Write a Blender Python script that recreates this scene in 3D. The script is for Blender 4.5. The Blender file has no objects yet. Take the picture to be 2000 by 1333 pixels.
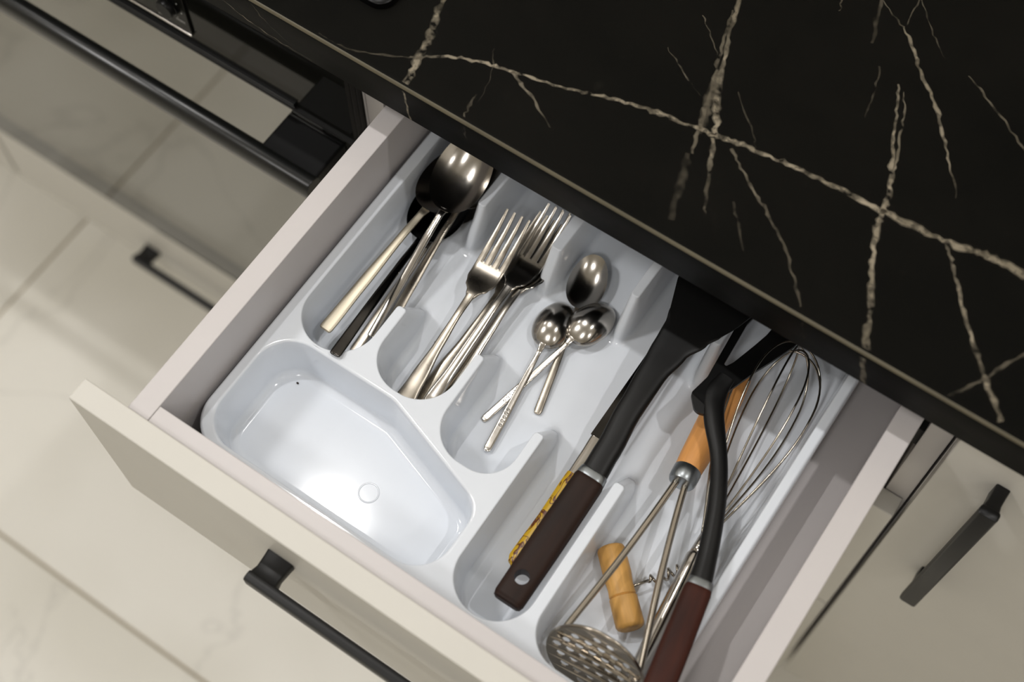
import bpy, bmesh, math, random
from mathutils import Vector, Matrix, Quaternion
from mathutils.geometry import tessellate_polygon
random.seed(7)
S = bpy.context.scene
COL = S.collection
Z0 = 0.82            # height of the drawer rim above the floor; furniture below is written relative to that rim

# ------------------------------------------------------------------ camera
cam = bpy.data.cameras.new('camera'); co = bpy.data.objects.new('camera', cam); COL.objects.link(co)
cam.sensor_width = 36; cam.lens = 36 * 2836.7 / 2000
co.location = (0.4172, -0.1424, 0.8887 + Z0)
co.rotation_euler = (0.4371, 0.0007, 0.5966)
cam.clip_start = 0.02
cam.dof.use_dof = True; cam.dof.focus_distance = 1.03; cam.dof.aperture_fstop = 3.6
S.camera = co
# ------------------------------------------------------------------ world and exposure
w = bpy.data.worlds.new('world'); S.world = w; w.use_nodes = True
w.node_tree.nodes['Background'].inputs[0].default_value = (1.0, 0.97, 0.93, 1)
w.node_tree.nodes['Background'].inputs[1].default_value = 0.02
S.view_settings.view_transform = 'Standard'; S.view_settings.look = 'None'
S.view_settings.gamma = 1; S.view_settings.use_curve_mapping = False
S.view_settings.exposure = -0.17
# ceiling lights: (x, y, watts, radius, label); built further down; the large front ones are added as soft fill
CEIL = 1.80
LAMPS = [(-0.42, 0.42, 8.2, .025, 'small round ceiling downlight above the oven and worktop'),
         (0.95, 0.42, 7.5, .025, 'small round ceiling downlight above the worktop right of the drawer'),
         (-1.60, 0.42, 3.5, .025, 'small round ceiling downlight in the left corner over the worktop'),
         (-1.05, -0.48, 17.5, .15, 'large round fill light added to the ceiling in the front left of the room'),
         (0.35, -1.05, 9.0, .15, 'large round fill light added to the ceiling in the front middle of the room'),
         (1.75, -0.62, 4.5, .15, 'large round fill light added to the ceiling in the front right of the room')]
LAMP_COL = (1.0, 0.98, 0.96)

# ------------------------------------------------------------------ helpers
def newobj(name, me, parent=None):
    o = bpy.data.objects.new(name, me); COL.objects.link(o)
    if parent is not None: o.parent = parent
    return o
def tag(o, label=None, cat=None, group=None, kind=None):
    if label: o['label'] = label
    if cat: o['category'] = cat
    if group: o['group'] = group
    if kind: o['kind'] = kind
    return o
def thing(name, label, cat, loc=(0, 0, 0), group=None):
    o = newobj(name, None); o.location = loc; o.empty_display_size = .02
    return tag(o, label, cat, group)
def root_loc(o):
    v = Vector((0, 0, 0))
    while o is not None: v += o.location; o = o.parent
    return v
def mesh(name, vs, fs, mat, parent=None, smooth=False, world=True, sharp=None):
    """world=True: coordinates are room coordinates and are moved into the parent's frame"""
    off = root_loc(parent) if (world and parent is not None) else Vector((0, 0, 0))
    me = bpy.data.meshes.new(name)
    me.from_pydata([Vector(v) - off for v in vs], [], fs); me.update()
    bm = bmesh.new(); bm.from_mesh(me); bmesh.ops.recalc_face_normals(bm, faces=bm.faces); bm.to_mesh(me); bm.free()
    me.materials.append(mat)
    if smooth:
        me.polygons.foreach_set('use_smooth', [True] * len(me.polygons))
        if sharp: me.set_sharp_from_angle(angle=math.radians(sharp))
    me.update()
    return newobj(name, me, parent)
def box(name, lo, hi, mat, parent=None, bev=0.0008, seg=2, world=True):
    off = root_loc(parent) if (world and parent is not None) else Vector((0, 0, 0))
    bm = bmesh.new(); bmesh.ops.create_cube(bm, size=1)
    for v in bm.verts:
        v.co = Vector([(lo[i] + hi[i]) / 2 + v.co[i] * (hi[i] - lo[i]) for i in range(3)]) - off
    if bev: bmesh.ops.bevel(bm, geom=bm.edges[:] , offset=bev, segments=seg, profile=.5, affect='EDGES')
    me = bpy.data.meshes.new(name); bm.to_mesh(me); bm.free(); me.materials.append(mat)
    return newobj(name, me, parent)
def loft(rings, cap=True, closed=False):
    n = len(rings[0]); vs = [Vector(v) for r in rings for v in r]; fs = []
    m = len(rings)
    for i in range(m if closed else m - 1):
        a, b = i * n, ((i + 1) % m) * n
        for k in range(n):
            fs.append((a + k, a + (k + 1) % n, b + (k + 1) % n, b + k))
    if cap and not closed:
        fs.append(tuple(range(n))[::-1]); fs.append(tuple(range((m - 1) * n, m * n)))
    return vs, fs
def spline(pts, n):
    """Catmull-Rom through the points (any dimension)"""
    P = [Vector(p) for p in pts]; out = []
    segs = len(P) - 1
    for j in range(n + 1):
        t = j / n * segs; i = min(int(t), segs - 1); t -= i
        p1, p2 = P[i], P[i + 1]
        p0 = P[i - 1] if i else 2 * p1 - p2
        p3 = P[i + 2] if i + 2 < len(P) else 2 * p2 - p1
        out.append(0.5 * (2 * p1 + (p2 - p0) * t + (2 * p0 - 5 * p1 + 4 * p2 - p3) * t * t + (3 * p1 - p0 - 3 * p2 + p3) * t ** 3))
    return out
def tube(path, rad, seg=10, up=None, flat=1.0):
    """rings along a path; rad is a number or list, flat squashes the section along the frame's up axis"""
    P = [Vector(p) for p in path]; n = len(P)
    if not hasattr(rad, '__len__'): rad = [rad] * n
    rings = []; nrm = None
    for i in range(n):
        t = (P[min(i + 1, n - 1)] - P[max(i - 1, 0)]).normalized()
        if up is not None: nrm = (Vector(up) - Vector(up).dot(t) * t).normalized()
        elif nrm is None:
            a = Vector((0, 0, 1)) if abs(t.z) < .9 else Vector((1, 0, 0)); nrm = (a - a.dot(t) * t).normalized()
        else: nrm = (nrm - nrm.dot(t) * t).normalized()
        b = t.cross(nrm)
        r = rad[i]; rw, rh = (r if hasattr(r, '__len__') else (r, r * flat))
        rings.append([P[i] + b * (math.cos(a) * rw) + nrm * (math.sin(a) * rh) for a in [2 * math.pi * k / seg for k in range(seg)]])
    return loft(rings)
def rrect(w, h, r, k=3):
    """rounded rectangle section, centred"""
    pts = []
    for cx, cy, a0 in ((w / 2 - r, h / 2 - r, 0), (-w / 2 + r, h / 2 - r, 90), (-w / 2 + r, -h / 2 + r, 180), (w / 2 - r, -h / 2 + r, 270)):
        for j in range(k + 1):
            a = math.radians(a0 + 90 * j / k); pts.append((cx + r * math.cos(a), cy + r * math.sin(a)))
    return pts
def rounded(poly, step=.0025):
    """poly: [(x, y, r, flag)] counter-clockwise -> [(x, y, flag)] with arcs in the corners and the straights subdivided"""
    n = len(poly); arcs = []
    for i in range(n):
        p0, p1, p2 = [Vector(poly[(i + d) % n][:2]) for d in (-1, 0, 1)]
        r = poly[i][2]; fl = poly[i][3] if len(poly[i]) > 3 else 0
        a, b = (p0 - p1).normalized(), (p2 - p1).normalized()
        ang = a.angle(b); 
        if r <= 0 or ang > math.pi - .01: arcs.append(([p1], fl)); continue
        d = r / math.tan(ang / 2); d = min(d, (p0 - p1).length * .499, (p2 - p1).length * .499); r = d * math.tan(ang / 2)
        c = p1 + (a + b).normalized() * (r / math.sin(ang / 2))
        s, e = p1 + a * d, p1 + b * d
        a0 = math.atan2(s.y - c.y, s.x - c.x); a1 = math.atan2(e.y - c.y, e.x - c.x)
        da = (a1 - a0 + math.pi) % (2 * math.pi) - math.pi
        k = max(4, int(abs(da) * r / step), int(abs(da) / .2))
        arcs.append(([c + Vector((math.cos(a0 + da * j / k), math.sin(a0 + da * j / k))) * r for j in range(k + 1)], fl))
    out = []
    for i in range(n):
        pts, fl = arcs[i]; out += [(p.x, p.y, fl) for p in pts]
        q, fl2 = arcs[(i + 1) % n]; a, b = pts[-1], q[0]; L = (b - a).length; k = int(L / .012)
        f = fl if fl == fl2 else 0
        out += [(a.x + (b.x - a.x) * j / (k + 1), a.y + (b.y - a.y) * j / (k + 1), f) for j in range(1, k + 1)]
    return out
def normals2d(pts):
    """inward (left-hand) unit normals of a counter-clockwise outline"""
    n = len(pts); out = []
    for i in range(n):
        a, b, c = [Vector(pts[(i + d) % n][:2]) for d in (-1, 0, 1)]
        t1 = (b - a); t2 = (c - b)
        t1 = t1.normalized() if t1.length > 1e-7 else t2.normalized(); t2 = t2.normalized() if t2.length > 1e-7 else t1
        m = Vector((-t1.y - t2.y, t1.x + t2.x)); m.normalize()
        out.append(m / max(.6, m.dot(Vector((-t1.y, t1.x)))))
    return out
def plate(outline, holes, thick, fn=None):
    """flat plate with holes, extruded by thick; fn maps (x, y, z) to 3-D"""
    loops = [[Vector((p[0], p[1], 0)) for p in outline]] + [[Vector((p[0], p[1], 0)) for p in h] for h in holes]
    tris = tessellate_polygon(loops); flat = [v for l in loops for v in l]; N = len(flat)
    vs = [(v.x, v.y, thick / 2) for v in flat] + [(v.x, v.y, -thick / 2) for v in flat]
    fs = [tuple(t) for t in tris] + [tuple(i + N for i in t[::-1]) for t in tris]
    b = 0
    for l in loops:
        m = len(l)
        for k in range(m): fs.append((b + k, b + (k + 1) % m, N + b + (k + 1) % m, N + b + k))
        b += m
    if fn: vs = [fn(*v) for v in vs]
    return vs, fs
def frame(o, P0, P1, roll=0.0, flip=False):
    """put object o at P0 with its local +X towards P1 and local +Z upwards"""
    P0, P1 = Vector(P0), Vector(P1); x = (P1 - P0).normalized()
    up = Vector((0, 0, -1 if flip else 1)); z = (up - up.dot(x) * x).normalized(); y = z.cross(x)
    M = Matrix((x, y, z)).transposed()
    q = M.to_quaternion() @ Quaternion((1, 0, 0), math.radians(roll))
    o.location = P0; o.rotation_mode = 'QUATERNION'; o.rotation_quaternion = q

# ------------------------------------------------------------------ materials
def nt(name):
    m = bpy.data.materials.new(name); m.use_nodes = True
    t = m.node_tree; return m, t, t.nodes['Principled BSDF']
def lin(c):
    return tuple((x / 12.92 if x <= .04045 else ((x + .055) / 1.055) ** 2.4) for x in (v / 255 for v in c)) + (1,)
def simple(name, col, rough=.5, metal=0, var=.03, scale=40, bump=0, spec=.5, coat=0, rvar=0.0, stretch=None, bscale=None):
    """principled material whose colour and gloss are varied by object-space noise"""
    m, t, b = nt(name)
    c = t.nodes.new('ShaderNodeTexCoord'); mp = t.nodes.new('ShaderNodeMapping'); n = t.nodes.new('ShaderNodeTexNoise')
    if stretch: mp.inputs['Scale'].default_value = stretch
    n.inputs['Scale'].default_value = scale; n.inputs['Detail'].default_value = 4
    t.links.new(c.outputs['Object'], mp.inputs[0]); t.links.new(mp.outputs[0], n.inputs['Vector'])
    r = t.nodes.new('ShaderNodeValToRGB')
    L = col if len(col) == 4 else lin(col)
    r.color_ramp.elements[0].color = tuple(x * (1 - var) for x in L[:3]) + (1,); r.color_ramp.elements[0].position = .3
    r.color_ramp.elements[1].color = tuple(min(1, x * (1 + var)) for x in L[:3]) + (1,); r.color_ramp.elements[1].position = .7
    t.links.new(n.outputs['Fac'], r.inputs[0]); t.links.new(r.outputs[0], b.inputs['Base Color'])
    b.inputs['Roughness'].default_value = rough; b.inputs['Metallic'].default_value = metal
    b.inputs['Specular IOR Level'].default_value = spec; b.inputs['Coat Weight'].default_value = coat
    if rvar:
        mr = t.nodes.new('ShaderNodeMapRange'); mr.inputs['To Min'].default_value = max(0, rough - rvar); mr.inputs['To Max'].default_value = rough + rvar
        t.links.new(n.outputs['Fac'], mr.inputs[0]); t.links.new(mr.outputs[0], b.inputs['Roughness'])
    if bump:
        n2 = t.nodes.new('ShaderNodeTexNoise'); n2.inputs['Scale'].default_value = bscale or scale * 4; t.links.new(mp.outputs[0], n2.inputs['Vector'])
        bp = t.nodes.new('ShaderNodeBump'); bp.inputs['Strength'].default_value = bump; bp.inputs['Distance'].default_value = .001
        t.links.new(n2.outputs['Fac'], bp.inputs['Height']); t.links.new(bp.outputs[0], b.inputs['Normal'])
    return m
M = {}
M['laminate'] = simple('white_laminate', (199, 194, 193), .38, var=.012, scale=25, bump=.03, bscale=500)
M['front'] = simple('white_matt_front', (205, 202, 194), .45, var=.012, scale=20)
M['carcass'] = simple('white_carcass', (204, 200, 197), .5, var=.012, scale=20)
M['plastic'] = simple('white_plastic', (224, 229, 236), .08, var=.012, scale=30, spec=.45, bump=.004, bscale=60)
M['blackmetal'] = simple('black_powder_coat', (12, 12, 12), .42, var=.1, scale=300, spec=.35)
M['dark'] = simple('dark_gap', (14, 14, 14), .7, var=.1)
M['steel'] = simple('polished_steel', (184, 179, 172), .18, 1, var=.08, scale=60, rvar=.05, bump=.02, bscale=200)
M['brushed'] = simple('brushed_steel', (172, 164, 147), .38, 1, var=.12, scale=40, rvar=.08, stretch=(1, 14, 14))
M['worn'] = simple('worn_steel', (156, 149, 138), .29, 1, var=.3, scale=55, rvar=.1)
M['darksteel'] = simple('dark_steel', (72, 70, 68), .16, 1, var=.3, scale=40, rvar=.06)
M['wire'] = simple('steel_wire', (170, 162, 150), .2, 1, var=.1, scale=40)
M['zinc'] = simple('zinc_ferrule', (150, 155, 158), .34, 1, var=.1, scale=80)
M['nylon'] = simple('black_nylon', (9, 9, 9), .42, var=.15, scale=60, spec=.32)
M['brownwood'] = simple('dark_brown_wood', (34, 18, 10), .55, var=.35, scale=18, stretch=(1, 7, 7), spec=.25)
M['redwood'] = simple('reddish_brown_wood', (54, 22, 12), .55, var=.35, scale=18, stretch=(1, 7, 7), spec=.25)
M['lightwood'] = simple('honey_wood', (216, 152, 86), .45, var=.14, scale=30, stretch=(1, 9, 9))
M['corkwood'] = simple('pale_pine', (206, 156, 84), .5, var=.12, scale=40, stretch=(1, 8, 8))
M['ovenblack'] = simple('oven_black_enamel', (7, 7, 7), .35, var=.1, spec=.2)
M['lens'] = None
def glass_black(name, rough, ior):
    m, t, b = nt(name)
    c = t.nodes.new('ShaderNodeTexCoord'); n = t.nodes.new('ShaderNodeTexNoise'); n.inputs['Scale'].default_value = 12
    mr = t.nodes.new('ShaderNodeMapRange'); mr.inputs['To Min'].default_value = rough; mr.inputs['To Max'].default_value = rough + .01
    t.links.new(c.outputs['Object'], n.inputs['Vector']); t.links.new(n.outputs['Fac'], mr.inputs[0]); t.links.new(mr.outputs[0], b.inputs['Roughness'])
    b.inputs['Base Color'].default_value = (.006, .006, .005, 1); b.inputs['IOR'].default_value = ior; b.inputs['Specular Tint'].default_value = (1, .98, .9, 1)
    return m
M['ovenglass'] = glass_black('black_mirror_glass', .015, 3.0)
M['fascia'] = glass_black('black_fascia_glass', .02, 1.16)
M['gloss'] = simple('gloss_black', (16, 17, 16), .30, var=.1, spec=.5)
M['ovenborder'] = glass_black('black_border_glass', .015, 1.6)
M['hob'] = glass_black('black_hob_glass', .08, 1.2)
# dark stone worktop with faint clouding
def stone():
    m, t, b = nt('dark_stone_worktop')
    c = t.nodes.new('ShaderNodeTexCoord')
    n = t.nodes.new('ShaderNodeTexNoise'); n.inputs['Scale'].default_value = 9; n.inputs['Detail'].default_value = 8; n.inputs['Roughness'].default_value = .65
    r = t.nodes.new('ShaderNodeValToRGB'); e = r.color_ramp.elements
    e[0].position = .35; e[0].color = lin((8, 8, 6)); e[1].position = .75; e[1].color = lin((16, 15, 12))
    v = t.nodes.new('ShaderNodeTexNoise'); v.inputs['Scale'].default_value = 70; v.inputs['Detail'].default_value = 5
    r2 = t.nodes.new('ShaderNodeValToRGB'); r2.color_ramp.elements[0].position = .68; r2.color_ramp.elements[1].position = .8
    mix = t.nodes.new('ShaderNodeMixRGB'); mix.inputs[2].default_value = lin((28, 27, 23))
    g = t.nodes.new('ShaderNodeMath'); g.operation = 'MULTIPLY'; g.inputs[1].default_value = .35
    for x in (n, v): t.links.new(c.outputs['Object'], x.inputs['Vector'])
    t.links.new(n.outputs['Fac'], r.inputs[0]); t.links.new(v.outputs['Fac'], r2.inputs[0]); t.links.new(r2.outputs[0], g.inputs[0])
    t.links.new(r.outputs[0], mix.inputs[1]); t.links.new(g.outputs[0], mix.inputs[0]); t.links.new(mix.outputs[0], b.inputs['Base Color'])
    b.inputs['Roughness'].default_value = .5; b.inputs['Specular IOR Level'].default_value = .05
    return m
M['stone'] = stone()
def veinmat():
    """cream vein broken up by noise; the point attribute 'fade' says how strongly it shows"""
    m, t, b = nt('cream_vein')
    c = t.nodes.new('ShaderNodeTexCoord')
    n = t.nodes.new('ShaderNodeTexNoise'); n.inputs['Scale'].default_value = 150; n.inputs['Detail'].default_value = 3
    n3 = t.nodes.new('ShaderNodeTexNoise'); n3.inputs['Scale'].default_value = 45; n3.inputs['Detail'].default_value = 2
    a = t.nodes.new('ShaderNodeAttribute'); a.attribute_name = 'fade'
    r = t.nodes.new('ShaderNodeValToRGB'); r.color_ramp.elements[0].position = .30; r.color_ramp.elements[1].position = .60
    mu = t.nodes.new('ShaderNodeMath'); mu.operation = 'MULTIPLY'
    cr = t.nodes.new('ShaderNodeValToRGB'); cr.color_ramp.elements[0].color = lin((104, 96, 78)); cr.color_ramp.elements[0].position = .3
    cr.color_ramp.elements[1].color = lin((166, 155, 134)); cr.color_ramp.elements[1].position = .7
    for x in (n, n3): t.links.new(c.outputs['Object'], x.inputs['Vector'])
    t.links.new(n.outputs['Fac'], r.inputs[0]); t.links.new(r.outputs[0], mu.inputs[0]); t.links.new(a.outputs['Fac'], mu.inputs[1])
    t.links.new(n3.outputs['Fac'], cr.inputs[0]); t.links.new(cr.outputs[0], b.inputs['Base Color']); t.links.new(mu.outputs[0], b.inputs['Alpha'])
    b.inputs['Roughness'].default_value = .42
    return m
M['vein'] = veinmat()
M['edge'] = simple('olive_edge_highlight', (88, 82, 66), .4, var=.15, scale=30, spec=.3)  # lighter olive that stands in for the highlight along the worktop edge
def tilemat():
    m, t, b = nt('white_marble_tile')
    c = t.nodes.new('ShaderNodeTexCoord'); oi = t.nodes.new('ShaderNodeObjectInfo')
    ad = t.nodes.new('ShaderNodeVectorMath'); ad.operation = 'MULTIPLY_ADD'; ad.inputs[1].default_value = (1, 1, 1)
    sc = t.nodes.new('ShaderNodeVectorMath'); sc.operation = 'SCALE'; sc.inputs[0].default_value = (7, 13, 3)
    t.links.new(oi.outputs['Random'], sc.inputs['Scale']); t.links.new(c.outputs['Object'], ad.inputs[0]); t.links.new(sc.outputs[0], ad.inputs[2])
    d = t.nodes.new('ShaderNodeTexNoise'); d.inputs['Scale'].default_value = 2.2; d.inputs['Detail'].default_value = 5; d.inputs['Distortion'].default_value = 1.2
    t.links.new(ad.outputs[0], d.inputs['Vector'])
    # veins lie where the noise passes through its middle value
    s = t.nodes.new('ShaderNodeMath'); s.operation = 'SUBTRACT'; s.inputs[1].default_value = .5
    ab = t.nodes.new('ShaderNodeMath'); ab.operation = 'ABSOLUTE'
    r = t.nodes.new('ShaderNodeValToRGB'); e = r.color_ramp.elements
    e[0].position = 0; e[0].color = lin((220, 217, 209)); e[1].position = .022; e[1].color = lin((234, 231, 222))
    k = e.new(.007); k.color = lin((231, 228, 219))
    t.links.new(d.outputs['Fac'], s.inputs[0]); t.links.new(s.outputs[0], ab.inputs[0]); t.links.new(ab.outputs[0], r.inputs[0])
    cl = t.nodes.new('ShaderNodeTexNoise'); cl.inputs['Scale'].default_value = 3.5; t.links.new(ad.outputs[0], cl.inputs['Vector'])
    rc = t.nodes.new('ShaderNodeValToRGB'); rc.color_ramp.elements[0].position = .35; rc.color_ramp.elements[0].color = lin((238, 237, 233)); rc.color_ramp.elements[1].position = .65; rc.color_ramp.elements[1].color = (1, 1, 1, 1)
    t.links.new(cl.outputs['Fac'], rc.inputs[0])
    mx = t.nodes.new('ShaderNodeMixRGB'); mx.blend_type = 'MULTIPLY'; mx.inputs[0].default_value = 1
    t.links.new(r.outputs[0], mx.inputs[1]); t.links.new(rc.outputs[0], mx.inputs[2]); t.links.new(mx.outputs[0], b.inputs['Base Color'])
    b.inputs['Roughness'].default_value = .36; b.inputs['Specular IOR Level'].default_value = .5
    return m
M['tile'] = tilemat()
M['grout'] = simple('beige_grout', (158, 146, 124), .8, var=.08, scale=60)
M['paint'] = simple('white_wall_paint', (226, 222, 214), .7, var=.02, scale=6)
M['ceilpaint'] = simple('white_ceiling_paint', (235, 232, 226), .8, var=.02, scale=6)
def patterned():
    m, t, b = nt('yellow_patterned_plastic')
    c = t.nodes.new('ShaderNodeTexCoord'); mp = t.nodes.new('ShaderNodeMapping'); mp.inputs['Scale'].default_value = (70, 160, 160)
    wv = t.nodes.new('ShaderNodeTexNoise'); wv.inputs['Scale'].default_value = 1.0; wv.inputs['Detail'].default_value = 1.5; wv.inputs['Distortion'].default_value = 1.2
    r = t.nodes.new('ShaderNodeValToRGB'); e = r.color_ramp.elements
    e[0].position = .40; e[0].color = lin((206, 164, 24)); e[1].position = .54; e[1].color = lin((206, 164, 24))
    k = e.new(.45); k.color = lin((96, 44, 10)); k2 = e.new(.49); k2.color = lin((96, 44, 10))
    t.links.new(c.outputs['Object'], mp.inputs[0]); t.links.new(mp.outputs[0], wv.inputs['Vector']); t.links.new(wv.outputs['Fac'], r.inputs[0])
    t.links.new(r.outputs[0], b.inputs['Base Color']); b.inputs['Roughness'].default_value = .35
    return m
M['yellow'] = patterned()
def emit():
    m, t, b = nt('lamp_lens'); b.inputs['Base Color'].default_value = (.9, .9, .88, 1)
    b.inputs['Emission Color'].default_value = LAMP_COL + (1,); b.inputs['Emission Strength'].default_value = 5
    return m
M['lens'] = emit()
M['print'] = simple('white_print', (190, 190, 188), .5, var=.02)

# ------------------------------------------------------------------ the room
XL, XR, YF, YB = -2.3, 2.3, -2.6, 0.93
FZ = -Z0
floor = box('floor', (XL, YF, FZ - .06), (XR, YB, FZ - .0015), M['grout'], None, bev=0); tag(floor, 'white marble tile floor with beige grout', kind='structure')
tx = [-0.61 + 1.2 * k for k in range(-2, 4)]; ty = [-0.0495 + .6 * k for k in range(-5, 3)]
tile_me = {}
for i in range(len(tx) - 1):
    for j in range(len(ty) - 1):
        x0, x1, y0, y1 = max(tx[i], XL), min(tx[i + 1], XR), max(ty[j], YF), min(ty[j + 1], YB)
        if x1 - x0 < .02 or y1 - y0 < .02: continue
        key = (round(x1 - x0, 3), round(y1 - y0, 3)); g = .0018
        if key not in tile_me:
            o = box('floor_tile', (-key[0] / 2 + g, -key[1] / 2 + g, -.01), (key[0] / 2 - g, key[1] / 2 - g, 0), M['tile'], None, bev=.0009, world=False); tile_me[key] = o.data
        else: o = newobj('floor_tile', tile_me[key])
        o.parent = floor; o.location = ((x0 + x1) / 2, (y0 + y1) / 2, FZ)
def wall(name, lo, hi, mat, label): tag(box(name, lo, hi, mat, None, bev=0), label, kind='structure')
wall('wall_back', (XL - .1, YB, FZ - .06), (XR + .1, YB + .1, CEIL + .1), M['paint'], 'white wall behind the worktop')
wall('wall_left', (XL - .1, YF, FZ - .06), (XL, YB, CEIL + .1), M['paint'], 'white wall on the left of the room')
wall('wall_right', (XR, YF, FZ - .06), (XR + .1, YB, CEIL + .1), M['paint'], 'white wall on the right of the room')
wall('wall_front', (XL - .1, YF - .1, FZ - .06), (XR + .1, YF, CEIL + .1), M['paint'], 'white wall opposite the kitchen units')
wall('ceiling', (XL, YF, CEIL), (XR, YB, CEIL + .1), M['ceilpaint'], 'white ceiling with downlights')
for x, y, wt, rl_, lab in LAMPS:
    t = thing('ceiling_light', lab, 'lamp', (x, y, CEIL), 'ceiling lights')
    ring = []
    for r, z in ((rl_ + .001, -.001), (rl_ + .003, -.006), (rl_ + .019, -.006), (rl_ + .021, -.0005), (rl_ + .001, -.0005)):
        ring.append([(x + r * math.cos(a), y + r * math.sin(a), CEIL + z) for a in [2 * math.pi * k / 32 for k in range(32)]])
    v, f = loft(ring, cap=False); mesh('trim_ring', v, f, M['paint'], t, True)
    v = [(x + (rl_ + .001) * math.cos(2 * math.pi * k / 32), y + (rl_ + .001) * math.sin(2 * math.pi * k / 32), CEIL - .0012) for k in range(32)]
    mesh('lens', v + [(a, b, c + .0004) for a, b, c in v], [tuple(range(32)), tuple(range(63, 31, -1))], M['lens'], t)
    ld = bpy.data.lights.new('downlight_bulb', 'AREA'); ld.shape = 'DISK'; ld.size = 2 * rl_; ld.energy = wt; ld.color = LAMP_COL
    lo_ = newobj('bulb', ld, t); lo_.location = (0, 0, -.0075)

# ------------------------------------------------------------------ worktop
CT, CB, CF = 0.068, 0.031, 0.290          # top, underside, front face
def worktop():
    prof = [(YB - .001, CB), (CF + .0015, CB), (CF, CB + .0015)]
    r = .0035
    arc = [(CF + r - r * math.cos(a), CT - r + r * math.sin(a)) for a in [math.pi / 2 * k / 8 for k in range(9)]]
    prof += [(CF, CT - r - .002)] + arc + [(CF + r + .002, CT), (YB - .001, CT)]
    t = thing('worktop', 'black stone worktop with cream veins over the drawer and oven', 'worktop', (0, .6, CB))
    v, f = loft([[(x, y, z) for y, z in prof] for x in (-1.9, 2.2)])
    mesh('slab', v, f, M['stone'], t, True, sharp=50)
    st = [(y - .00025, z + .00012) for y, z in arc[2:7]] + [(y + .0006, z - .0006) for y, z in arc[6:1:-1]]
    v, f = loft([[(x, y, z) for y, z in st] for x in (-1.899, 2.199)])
    mesh('edge_highlight_strip', v, f, M['edge'], t, True, sharp=40)  # lighter strip on the rounded edge, its colour painting the highlight line
    # veins: (points on the top face, widths, strength); negative y marks never occur on the top face
    rnd = random.Random(3)
    def ribbon(pts, wid, fade, face='top', jit=.0009):
        L = sum((Vector(b) - Vector(a)).length for a, b in zip(pts, pts[1:])); n = max(8, int(L / .0035))
        P = spline([Vector((p[0], p[1], 0)) for p in pts], n); vs, fs, fd = [], [], []
        m = len(wid) - 1; mf = len(fade) - 1
        for i, p in enumerate(P):
            tt = i / n; k = min(int(tt * m), m - 1); wv = wid[k] + (wid[k + 1] - wid[k]) * (tt * m - k)
            k = min(int(tt * mf), mf - 1); fv = fade[k] + (fade[k + 1] - fade[k]) * (tt * mf - k)
            d = (P[min(i + 1, n)] - P[max(i - 1, 0)]).normalized(); nn = Vector((-d.y, d.x, 0))
            p = p + nn * rnd.uniform(-jit, jit); wv *= rnd.uniform(.65, 1.35)
            for s, ed in ((-.75, 0), (-.3, 1), (.3, 1), (.75, 0)):
                q = p + nn * wv * s
                vs.append((q.x, max(q.y, CF + .0036), CT + .0002) if face == 'top' else (q.x, CF - .0002, min(max(q.y, CB + .002), CT - .004)))
                fd.append(fv * ed * .88)
            if i:
                b = 4 * i
                for k in range(3): fs.append((b - 4 + k, b - 3 + k, b + 1 + k, b + k))
        o = mesh('vein', vs, fs, M['vein'], t)
        a = o.data.attributes.new('fade', 'FLOAT', 'POINT'); a.data.foreach_set('value', fd)
        return o
    for args in VEINS: ribbon(*args)
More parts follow.
